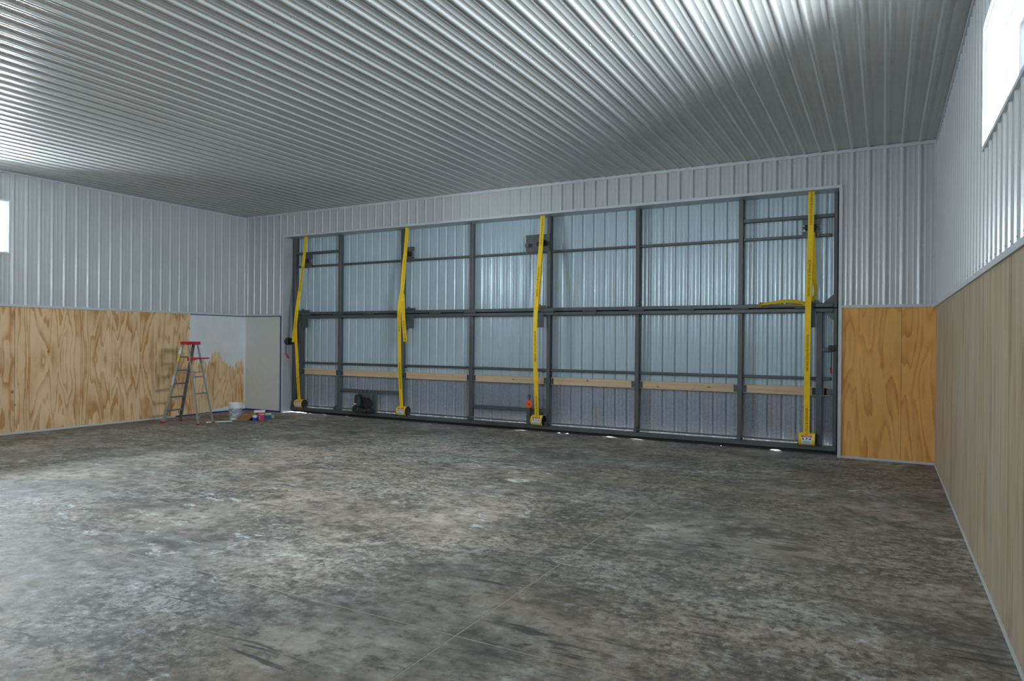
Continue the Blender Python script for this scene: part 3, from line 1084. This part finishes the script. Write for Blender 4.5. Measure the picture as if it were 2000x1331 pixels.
DRUMS = [((575, 783), (590, 797), 'yellow strap drum guard nearest the left jamb'), ((772, 794), (794, 811), 'yellow strap drum guard beside the black motor unit'),
         ((1035, 811), (1060, 833), 'yellow strap drum guard below the orange disc'), ((1559, 846), (1591, 872), 'yellow strap drum guard nearest the right jamb')]
for (p0, p1, lab) in DRUMS:
    a, b = W(*p0, YD), W(*p1, YD)
    xc = (a.x + b.x) / 2 + .005
    R = .105
    zc, yc = .235, YD + .075 - .0
    root = empty('strap_drum', (xc, yc, .125))
    tag(root, lab, 'drum', 'strap drums along the door bottom')
    hw = .128
    # curved guard: front shell
    curved_patch(xc, yc, zc, R, -hw, hw, -62, 118, .004, 16).build('guard', 'yellow_metal', root, smooth=True)
    # dark side cheeks
    for s in (-1, 1):
        x0, x1 = sorted((xc + s * hw, xc + s * (hw + .008)))
        MB().cyl((x0, yc, zc), (x1, yc, zc), R + .002, n=28).build('cheek_plate', 'dark', root, smooth=True)
    MB().cyl((xc - hw, yc, zc), (xc + hw, yc, zc), .06, n=20).build('spool', 'yellow', root, smooth=True)
    MB().box(xc - hw - .03, xc + hw + .03, yc - .03, yc + .06, .128, .16).build('mount_foot', 'frame', root)
    st = curved_patch(xc, yc, zc, R + .0045, -.083, .083, -42, 42, .001, 8).build('warning_sticker', 'sticker', root)
    curved_patch(xc, yc, zc, R + .0058, -.083, .083, 24, 42, .0006, 3).build('red_band', 'redp', st)
    o = bpy.data.objects.new('warning_word', DNG)
    COL.objects.link(o)
    an = math.radians(33)
    nrm = Vector((0, -math.cos(an), math.sin(an)))
    xa = Vector((1, 0, 0))
    ya = nrm.cross(xa)
    c = Vector((xc, yc, zc)) + nrm * (R + .0078) - world_loc(st)
    o.parent = st
    o.matrix_local = Matrix(((xa.x, ya.x, nrm.x, c.x), (xa.y, ya.y, nrm.y, c.y), (xa.z, ya.z, nrm.z, c.z), (0, 0, 0, 1)))
    # three pictograms and fine print
    mb = MB()
    for (x, w, a0, a1) in ((-.055, .020, 2, 18), (-.066, .012, 12, 16), (-.045, .012, 0, 5), (-.002, .012, 4, 20), (.010, .016, 10, 14), (-.012, .014, 2, 6), (.052, .036, 4, 10), (.060, .016, 10, 16)):
        mb2 = curved_patch(xc, yc, zc, R + .0058, x - w / 2, x + w / 2, a0, a1, .0005, 2)
        k0 = len(mb.v)
        mb.v += mb2.v
        mb.f += [tuple(k0 + i for i in f) for f in mb2.f]
    mb.build('pictograms', 'ink', st)['kind'] = 'stuff'
    mb = MB()
    for a0 in (-12, -19, -26, -33):
        mb2 = curved_patch(xc, yc, zc, R + .0058, -.06, .055, a0, a0 + 2.2, .0004, 1)
        k0 = len(mb.v)
        mb.v += mb2.v
        mb.f += [tuple(k0 + i for i in f) for f in mb2.f]
    mb.build('fine_print', 'label_grey', st)['kind'] = 'stuff'

# ---- motor unit
mo = empty('door_motor', (-10.72, DY - .1, .135))
tag(mo, 'black electric motor and gearbox unit between the two left drums', 'motor')
x0 = -10.98
mb = MB().bbox(x0 + .02, x0 + .44, DY - .09, DY - .04, .145, .60, .01)
mb.build('mount_plate', 'frame', mo)
MB().bbox(x0 + .40, x0 + .56, DY - .06, DY - .03, .145, .62, .006).build('side_plate', 'frame', mo)
MB().bbox(x0 - .04, x0 + .15, DY - .24, DY - .09, .147, .29, .03).build('gearbox', 'dark', mo)
MB().cyl((x0 + .10, DY - .17, .29), (x0 + .10, DY - .17, .52), .085, n=24).build('motor_body', 'dark', mo, smooth=True)
MB().cyl((x0 + .10, DY - .17, .52), (x0 + .10, DY - .17, .565), .088, .06, n=24).build('motor_cap', 'dark', mo, smooth=True)
MB().cyl((x0 + .34, DY - .13, .36), (x0 + .34, DY - .09, .36), .13, n=28).build('drive_wheel', 'dark', mo, smooth=True)
MB().bbox(x0 + .17, x0 + .38, DY - .25, DY - .05, .147, .24, .02).build('base_housing', 'dark', mo)
MB().cyl((x0 + .40, DY - .16, .20), (x0 + .52, DY - .16, .20), .065, n=20).build('drive_pulley', 'dark', mo, smooth=True)
MB().bar((x0 + .17, DY - .13, .22), (x0 + .27, DY - .13, .50), .05, .03).build('drive_belt', 'black', mo)
MB().box(x0 + .055, x0 + .125, DY - .262, DY - .255, .335, .36).build('yellow_label', 'yellow_metal', mo)
for dx in (.12, .21, .22):
    MB().cyl((x0 + dx + .04, DY - .065, .60), (x0 + dx + .04, DY - .065, .66), .006, n=8).build('mount_bolt', 'dark', mo)

# ---- orange disc on a post by the centre strap
od = empty('orange_disc', (W(1033, 791, DY - .09).x, DY - .09, .135))
tag(od, 'round orange disc on dark post beside the centre strap', 'disc')
c = W(1033, 790, DY - .09)
MB().cyl((c.x, c.y, c.z), (c.x, c.y + .012, c.z), .078, n=32).build('disc', 'orange', od, smooth=True)
MB().cyl((c.x, c.y - .012, c.z), (c.x, c.y, c.z), .012, n=14).build('hub', 'dark', od, smooth=True)
MB().bbox(c.x - .07, c.x + .02, DY - .07, DY - .005, .135, .50, .006).build('post', 'frame', od)
MB().cyl((c.x, DY - .075, .45), (c.x, DY - .075, .70), .012, n=8).build('rod', 'frame', od)
MB().bbox(c.x - .03, c.x + .03, DY - .10, DY - .06, .68, .76, .008).build('rod_knob', 'plate', od)

# ---- latches
rl = empty('door_latch', (SR - .15, DY - .02, 1.72))
tag(rl, 'dark side latch with hanging red pull handle at the right jamb', 'latch')
MB().bbox(EX[1] + .045, SR - .02, DY - .0, DY + .05, 1.725, 1.785, .005).build('latch_bar', 'frame', rl)
MB().bbox(SR - .13, SR - .03, DY - .05, DY - .0, 1.735, 1.83, .006).build('latch_body', 'dark', rl)
xx = W(1624, 710, DY - .03).x
MB().cyl((xx, DY - .03, 1.46), (xx, DY - .03, 1.74), .006, n=8).build('pull_rod', 'dark', rl)
MB().cyl((xx, DY - .035, 1.355), (xx - .012, DY - .03, 1.46), .018, .015, n=12).build('pull_handle', 'red', rl, smooth=True)
ll = empty('door_latch', (DL + .03, 12.50, 1.70))
tag(ll, 'dark latch box with hanging red pull handle on the left jamb', 'latch')
yl0, yl1 = 12.395, 12.57
MB().bbox(DL + .001, DL + .07, yl0 + .01, yl1 + .02, 1.715, 1.885, .01).build('latch_box', 'dark', ll)
MB().bbox(DL + .001, DL + .05, yl0 - .02, yl0 + .01, 1.75, 1.83, .006).build('latch_tongue', 'dark', ll)
MB().cyl((DL + .03, yl0 + .02, 1.48), (DL + .03, yl0 + .02, 1.715), .006, n=8).build('pull_rod', 'dark', ll)
MB().cyl((DL + .03, yl0 + .02, 1.49), (DL + .05, yl0 + .08, 1.38), .015, .018, n=12).build('pull_handle', 'red', ll, smooth=True)

# ================================================================== STEPLADDER
LC = Vector((-13.388, 9.81, 0))
TH = .147
la = Vector((math.cos(TH), math.sin(TH), 0))
lw = Vector((-math.sin(TH), math.cos(TH), 0))
ld_ = empty('stepladder', LC)
tag(ld_, 'aluminium stepladder with red top and red pail shelf by the plywood wall', 'ladder')


def L(a, w, z):
    return LC + la * a + lw * w + Vector((0, 0, z))


ZT = 1.755
SP = .967 / 2
WF0, WF1, WR0, WR1 = .244, .165, .22, .14
AF1, AR1 = -.02, .10           # where rails meet the cap


def front(z, s):
    t = (z - .0) / ZT
    return L(-SP + (AF1 + SP) * t, s * (WF0 + (WF1 - WF0) * t), z)


def rear(z, s):
    t = z / ZT
    return L(SP + (AR1 - SP) * t, s * (WR0 + (WR1 - WR0) * t), z)


for s in (-1, 1):
    # channel rails: web and two flanges
    a, b = front(.03, s), front(ZT - .02, s)
    mb = MB().bar(a, b, .068, .004, la)
    for q in (-.032, .032):
        mb.bar(a + la * q - lw * s * .012, b + la * q - lw * s * .012, .004, .026, la)
    mb.build('front_rail', 'alu' if s < 0 else 'alu_dark', ld_)  # far rail takes the darker copy, its shade put into the colour
    a, b = rear(.03, s), rear(ZT - .03, s)
    mb = MB().bar(a, b, .036, .004, la)
    for q in (-.017, .017):
        mb.bar(a + la * q - lw * s * .010, b + la * q - lw * s * .010, .004, .022, la)
    mb.build('rear_rail', 'alu', ld_)
    for f, nm in ((front, 'foot'), (rear, 'foot')):
        p = f(0.0, s)
        MB().bar(p + Vector((0, 0, 0)), p + Vector((0, 0, .035)), .085 if f is front else .055, .036, la).build(nm, 'red', ld_)
    # spreader, two hinged bars
    a, b = front(1.12, s), rear(1.12, s)
    m = (a + b) / 2 + Vector((0, 0, -.015))
    MB().bar(a, m, .018, .004).bar(m, b, .018, .004).build('spreader', 'alu_dark', ld_)
for z in (.28, .575, .87, 1.165, 1.46):
    a, b = front(z, -1), front(z, 1)
    mb = MB().bar(a, b, .078, .006, la)
    mb.bar(a - la * .037 - Vector((0, 0, .012)), b - la * .037 - Vector((0, 0, .012)), .005, .028, la)
    mb.bar(a + la * .037 - Vector((0, 0, .012)), b + la * .037 - Vector((0, 0, .012)), .005, .028, la)
    mb.build('step', 'alu_dark', ld_)
for z in (.215, .66, 1.02):
    a, b = rear(z, -1), rear(z, 1)
    MB().bar(a, b, .008, .030, la).build('rear_brace', 'alu', ld_)
for f, zt, mt in ((front, .27, 'alu_dark'), (rear, .21, 'alu')):
    for s in (-1, 1):
        a = f(.10, s)
        b = f(zt, s * .45)
        MB().bar(a, b, .016, .004, la).build('diagonal_brace', mt, ld_)
# cap
ct = Vector((0, 0, ZT))
mb = MB()
c8 = []
for z, e in ((ZT - .035, .0), (ZT + .02, .0)):
    for a, w in ((-.065, -.18), (.145, -.18), (.145, .18), (-.065, .18)):
        c8.append(L(a, w, z))
mb.quadbox(c8)
c8 = []
for z, e in ((ZT + .02, .0), (ZT + .032, .012)):
    for a, w in ((-.065 + e, -.18 + e), (.145 - e, -.18 + e), (.145 - e, .18 - e), (-.065 + e, .18 - e)):
        c8.append(L(a, w, z))
mb.quadbox(c8)
mb.build('cap', 'red', ld_)
# pail shelf folded out at the back
zs = 1.40
ar = SP + (AR1 - SP) * zs / ZT
mb = MB()
mb.quadbox([L(ar - .07, -.15, zs), L(ar + .24, -.15, zs + .01), L(ar + .24, .15, zs + .01), L(ar - .07, .15, zs), L(ar - .07, -.15, zs + .03), L(ar + .24, -.15, zs + .04), L(ar + .24, .15, zs + .04), L(ar - .07, .15, zs + .03)])
mb.quadbox([L(ar - .07, -.155, zs - .03), L(ar + .18, -.155, zs - .005), L(ar + .18, -.145, zs - .005), L(ar - .07, -.145, zs - .03), L(ar - .07, -.155, zs + .04), L(ar + .245, -.155, zs + .05), L(ar + .245, -.145, zs + .05), L(ar - .07, -.145, zs + .04)])
mb.build('pail_shelf', 'red', ld_)
for s in (-1, 1):
    MB().bar(rear(zs - .13, s * .95), L(ar + .12, s * .13, zs + .002), .014, .004).build('shelf_bracket', 'alu', ld_)
# stickers on the near rail
for z0, z1, mt in ((1.50, 1.66, 'sticker'), (1.36, 1.49, 'yellow_metal'), (.84, 1.04, 'sticker')):
    a, b = front(z0, -1) - lw * .0035, front(z1, -1) - lw * .0035
    MB().bar(a, b, .05, .001, la).build('rail_sticker', mt, ld_)

# ================================================================== PAINTING GEAR ON THE FLOOR
def F(px, py):
    d = fw + rt * ((px - 1000) / FPX) + up * ((665.5 - py) / FPX)
    return Vector((0, 0, CZ)) + d * (-CZ / d.z)


bp = Vector((-13.12, 10.82, 0))
bk = empty('bucket', bp)
tag(bk, 'white five-gallon plastic bucket with grey printed wrap', 'bucket')
MB().lathe(bp, [(.128, 0), (.131, .012), (.146, .28), (.153, .285), (.153, .292), (.147, .295), (.149, .315), (.156, .318), (.156, .326), (.150, .33), (.152, .352), (.160, .356), (.160, .378), (.154, .382), (.147, .378), (.140, .26), (.122, .012), (0.001, .010)], 36).build('pail', 'white', bk, smooth=True)
MB().lathe(bp, [(.1335, .045), (.1350, .046), (.1455, .255), (.1440, .256)], 36, False).build('printed_wrap', 'label_grey', bk, smooth=True)
mb = MB()
for an, z0, dz, n in ((-1.9, .09, .012, 14), (-1.7, .19, -.009, 12), (-1.6, .05, .006, 16)):
    for j in range(n):
        a0, a1 = an + j * .09, an + (j + 1) * .09
        q = []
        for aa, zz in ((a0, z0 + j * dz), (a1, z0 + (j + 1) * dz), (a1, z0 + (j + 1) * dz + .014), (a0, z0 + j * dz + .014)):
            zz = max(.05, min(.25, zz))
            rr_ = .1358 + (zz - .046) * .05
            q.append((bp.x + math.cos(aa) * rr_, bp.y + math.sin(aa) * rr_, zz))
        if q[3][2] - q[0][2] > .002 and q[2][2] - q[1][2] > .002:
            mb.prism(q, (math.cos(a0) * .0008, math.sin(a0) * .0008, 0))
mb.build('wrap_print', 'sticker', bk)['kind'] = 'stuff'
# wire handle resting on the side
pts = []
for i in range(15):
    t = math.pi * i / 14
    pts.append(bp + Vector((math.cos(t) * .160 * .6 + math.sin(t) * .09, -math.cos(t) * .160 * .8 - math.sin(t) * .14, .30 - .11 * math.sin(t))))
mb = MB()
for a, b in zip(pts, pts[1:]):
    mb.cyl(a, b, .003, n=6)
mb.build('wire_handle', 'alu_dark', bk)

# white extension pole with roller frame end
pa, pb = F(408, 825.0), F(462, 823.5)
pa = Vector((-13.02, 10.10, .0))
pb = Vector((-12.80, 10.47, .0))
po = empty('extension_pole', (pa + pb) / 2)
tag(po, 'thin white pole lying on the floor under the ladder', 'pole')
dv = (pb - pa).normalized()
MB().cyl(pa + Vector((0, 0, .012)), pb + Vector((0, 0, .012)), .012, n=12).build('pole_shaft', 'white', po, smooth=True)
MB().cyl(pa - dv * .10 + Vector((0, 0, .0135)), pa + dv * .02 + Vector((0, 0, .0135)), .0135, n=12).build('pole_grip', 'sticker', po, smooth=True)

# brown cardboard flap
cb = empty('cardboard_piece', (-12.64, 10.72, 0))
tag(cb, 'brown cardboard piece leaning in front of the bucket', 'cardboard')
q0, q1, q2, q3 = Vector((-12.80, 10.56, .0)), Vector((-12.56, 10.68, .0)), Vector((-12.50, 11.06, .165)), Vector((-12.84, 10.70, .105))
q2 = Vector((-12.60, 11.02, .165))
mb = MB()
mb.prism([q0, q1, q2, q3], (.005, -.004, .004))
mb.build('flap', 'card', cb)
mb = MB().prism([q3, q2, Vector((-12.72, 11.12, .0)), Vector((-12.95, 10.86, .0))], (.004, -.004, .004))
mb.build('back_flap', 'card', cb)

# red tray, white roller sleeve, cans, cup, sponge
def box_at(name, label, cat, px, py, sx, sy, sz, mat, rot=.5, lid=None, grp='painting supplies in the corner'):
    p = F(px, py)
    c, s_ = math.cos(rot), math.sin(rot)
    e = empty(name, p)
    tag(e, label, cat, grp)
    pts = [Vector((p.x + c * a - s_ * b, p.y + s_ * a + c * b, 0)) for a, b in ((-sx, -sy), (sx, -sy), (sx, sy), (-sx, sy))]
    MB().prism(pts, (0, 0, sz)).build('body', mat, e)
    if lid:
        pts = [Vector((p.x + c * a - s_ * b, p.y + s_ * a + c * b, sz)) for a, b in ((-sx * 1.04, -sy * 1.04), (sx * 1.04, -sy * 1.04), (sx * 1.04, sy * 1.04), (-sx * 1.04, sy * 1.04))]
        MB().prism(pts, (0, 0, .018)).build('lid', lid, e)
    return e


tp = Vector((-12.88, 11.16, 0))
tr = empty('paint_tray', tp)
tag(tr, 'red paint tray lying behind the cardboard piece', 'tray', 'painting supplies in the corner')
mb = MB()
a_, w_ = Vector((.80, .60, 0)), Vector((-.60, .80, 0))
cor = [tp - a_ * .17 - w_ * .12, tp + a_ * .17 - w_ * .12, tp + a_ * .17 + w_ * .12, tp - a_ * .17 + w_ * .12]
mb.prism([p + Vector((0, 0, .0)) for p in cor], (0, 0, .012))
for i in range(4):
    p, q = cor[i], cor[(i + 1) % 4]
    mb.bar(p + Vector((0, 0, .055)), q + Vector((0, 0, .055)), .10, .010)
mb.build('tray_shell', 'red', tr)
MB().bar(cor[0] + Vector((0, 0, .108)), cor[1] + Vector((0, 0, .108)), .010, .03).build('tray_rim', 'sticker', tr)


def roller(name, label, p0, p1, r, mat, core='dark'):
    e = empty(name, ((p0[0] + p1[0]) / 2, (p0[1] + p1[1]) / 2, min(p0[2], p1[2]) - r))
    tag(e, label, 'roller', 'painting supplies in the corner')
    MB().cyl(p0, p1, r, n=20).build('nap_sleeve', mat, e, smooth=True)
    d = (Vector(p1) - Vector(p0)).normalized()
    MB().cyl(Vector(p0) - d * .004, Vector(p1) + d * .004, r * .6, n=14).build('core_tube', core, e, smooth=True)
    return e


roller('roller_sleeve', 'white fluffy roller sleeve lying across the red tray', (-12.98, 11.24, .142), (-12.78, 11.39, .148), .036, 'white')
def quad_at(c, ang, hx, hy, z):
    ca, sa = math.cos(ang), math.sin(ang)
    return [Vector((c.x + ca * a - sa * b, c.y + sa * a + ca * b, z)) for a, b in ((-hx, -hy), (hx, -hy), (hx, hy), (-hx, hy))]


bc = F(521, 818.5)
gb = empty('small_box', bc)
tag(gb, 'dark blue box under the green roller sleeve', 'box', 'painting supplies in the corner')
MB().prism(quad_at(bc, .9, .10, .06, 0), (0, 0, .06)).build('box_body', 'blue', gb)
MB().prism(quad_at(bc, .9, .104, .064, .06), (0, 0, .014)).build('box_lid', 'blue', gb)
dv2 = Vector((math.cos(.9), math.sin(.9), 0))
pr0, pr1 = bc - dv2 * .09 + Vector((0, 0, .104)), bc + dv2 * .10 + Vector((0, 0, .104))
roller('roller_sleeve', 'pale green roller sleeve behind the pink cup', pr0, pr1, .030, 'green')
sc_ = F(529.5, 816.5)
sp_ = empty('sponge', sc_)
tag(sp_, 'yellow sponge at the right end of the painting supplies', 'sponge', 'painting supplies in the corner')
MB().prism(quad_at(sc_, .7, .07, .045, 0), (0, 0, .045)).build('sponge_body', 'yellow_pale', sp_)
MB().prism(quad_at(sc_, .7, .07, .045, .045), (0, 0, .012)).build('scour_pad', 'green', sp_)

pc = F(511, 823.0)
cp = empty('paper_cup', pc)
tag(cp, 'pink and white printed paint cup', 'cup', 'painting supplies in the corner')
MB().lathe(pc, [(.062, 0), (.064, .006), (.078, .165), (.083, .168), (.083, .176), (.077, .178), (.075, .168), (.060, .012), (.001, .012)], 28).build('cup_body', 'pink', cp, smooth=True)
MB().lathe(pc, [(.0775, .150), (.0795, .151), (.0815, .168), (.0795, .169)], 28, False).build('white_band', 'sticker', cp, smooth=True)
mb = MB()
for an, z0, z1, w in ((-1.55, .04, .07, .16), (-1.35, .075, .11, .10), (-1.75, .10, .13, .12)):
    r0 = .0655 + (z0 - .006) * .088
    r1 = .0655 + (z1 - .006) * .088
    mb.prism([(pc.x + math.cos(q) * r, pc.y + math.sin(q) * r, z) for q, r, z in ((an - w, r0, z0), (an + w, r0, z0), (an + w, r1, z1), (an - w, r1, z1))], (math.cos(an) * .001, math.sin(an) * .001, 0))
mb.build('cup_print', 'sticker', cp)

cc = F(498, 822.5)
cn = empty('paint_can', cc)
tag(cn, 'small blue paint can with white lid beside the pink cup', 'can', 'painting supplies in the corner')
MB().lathe(cc, [(.058, 0), (.060, .004), (.060, .075), (.058, .08)], 26, True, True).build('can_body', 'blue', cn, smooth=True)
MB().lathe(cc, [(.057, .08), (.059, .082), (.059, .125), (.054, .13)], 26, False, True).build('can_lid', 'sticker', cn, smooth=True)
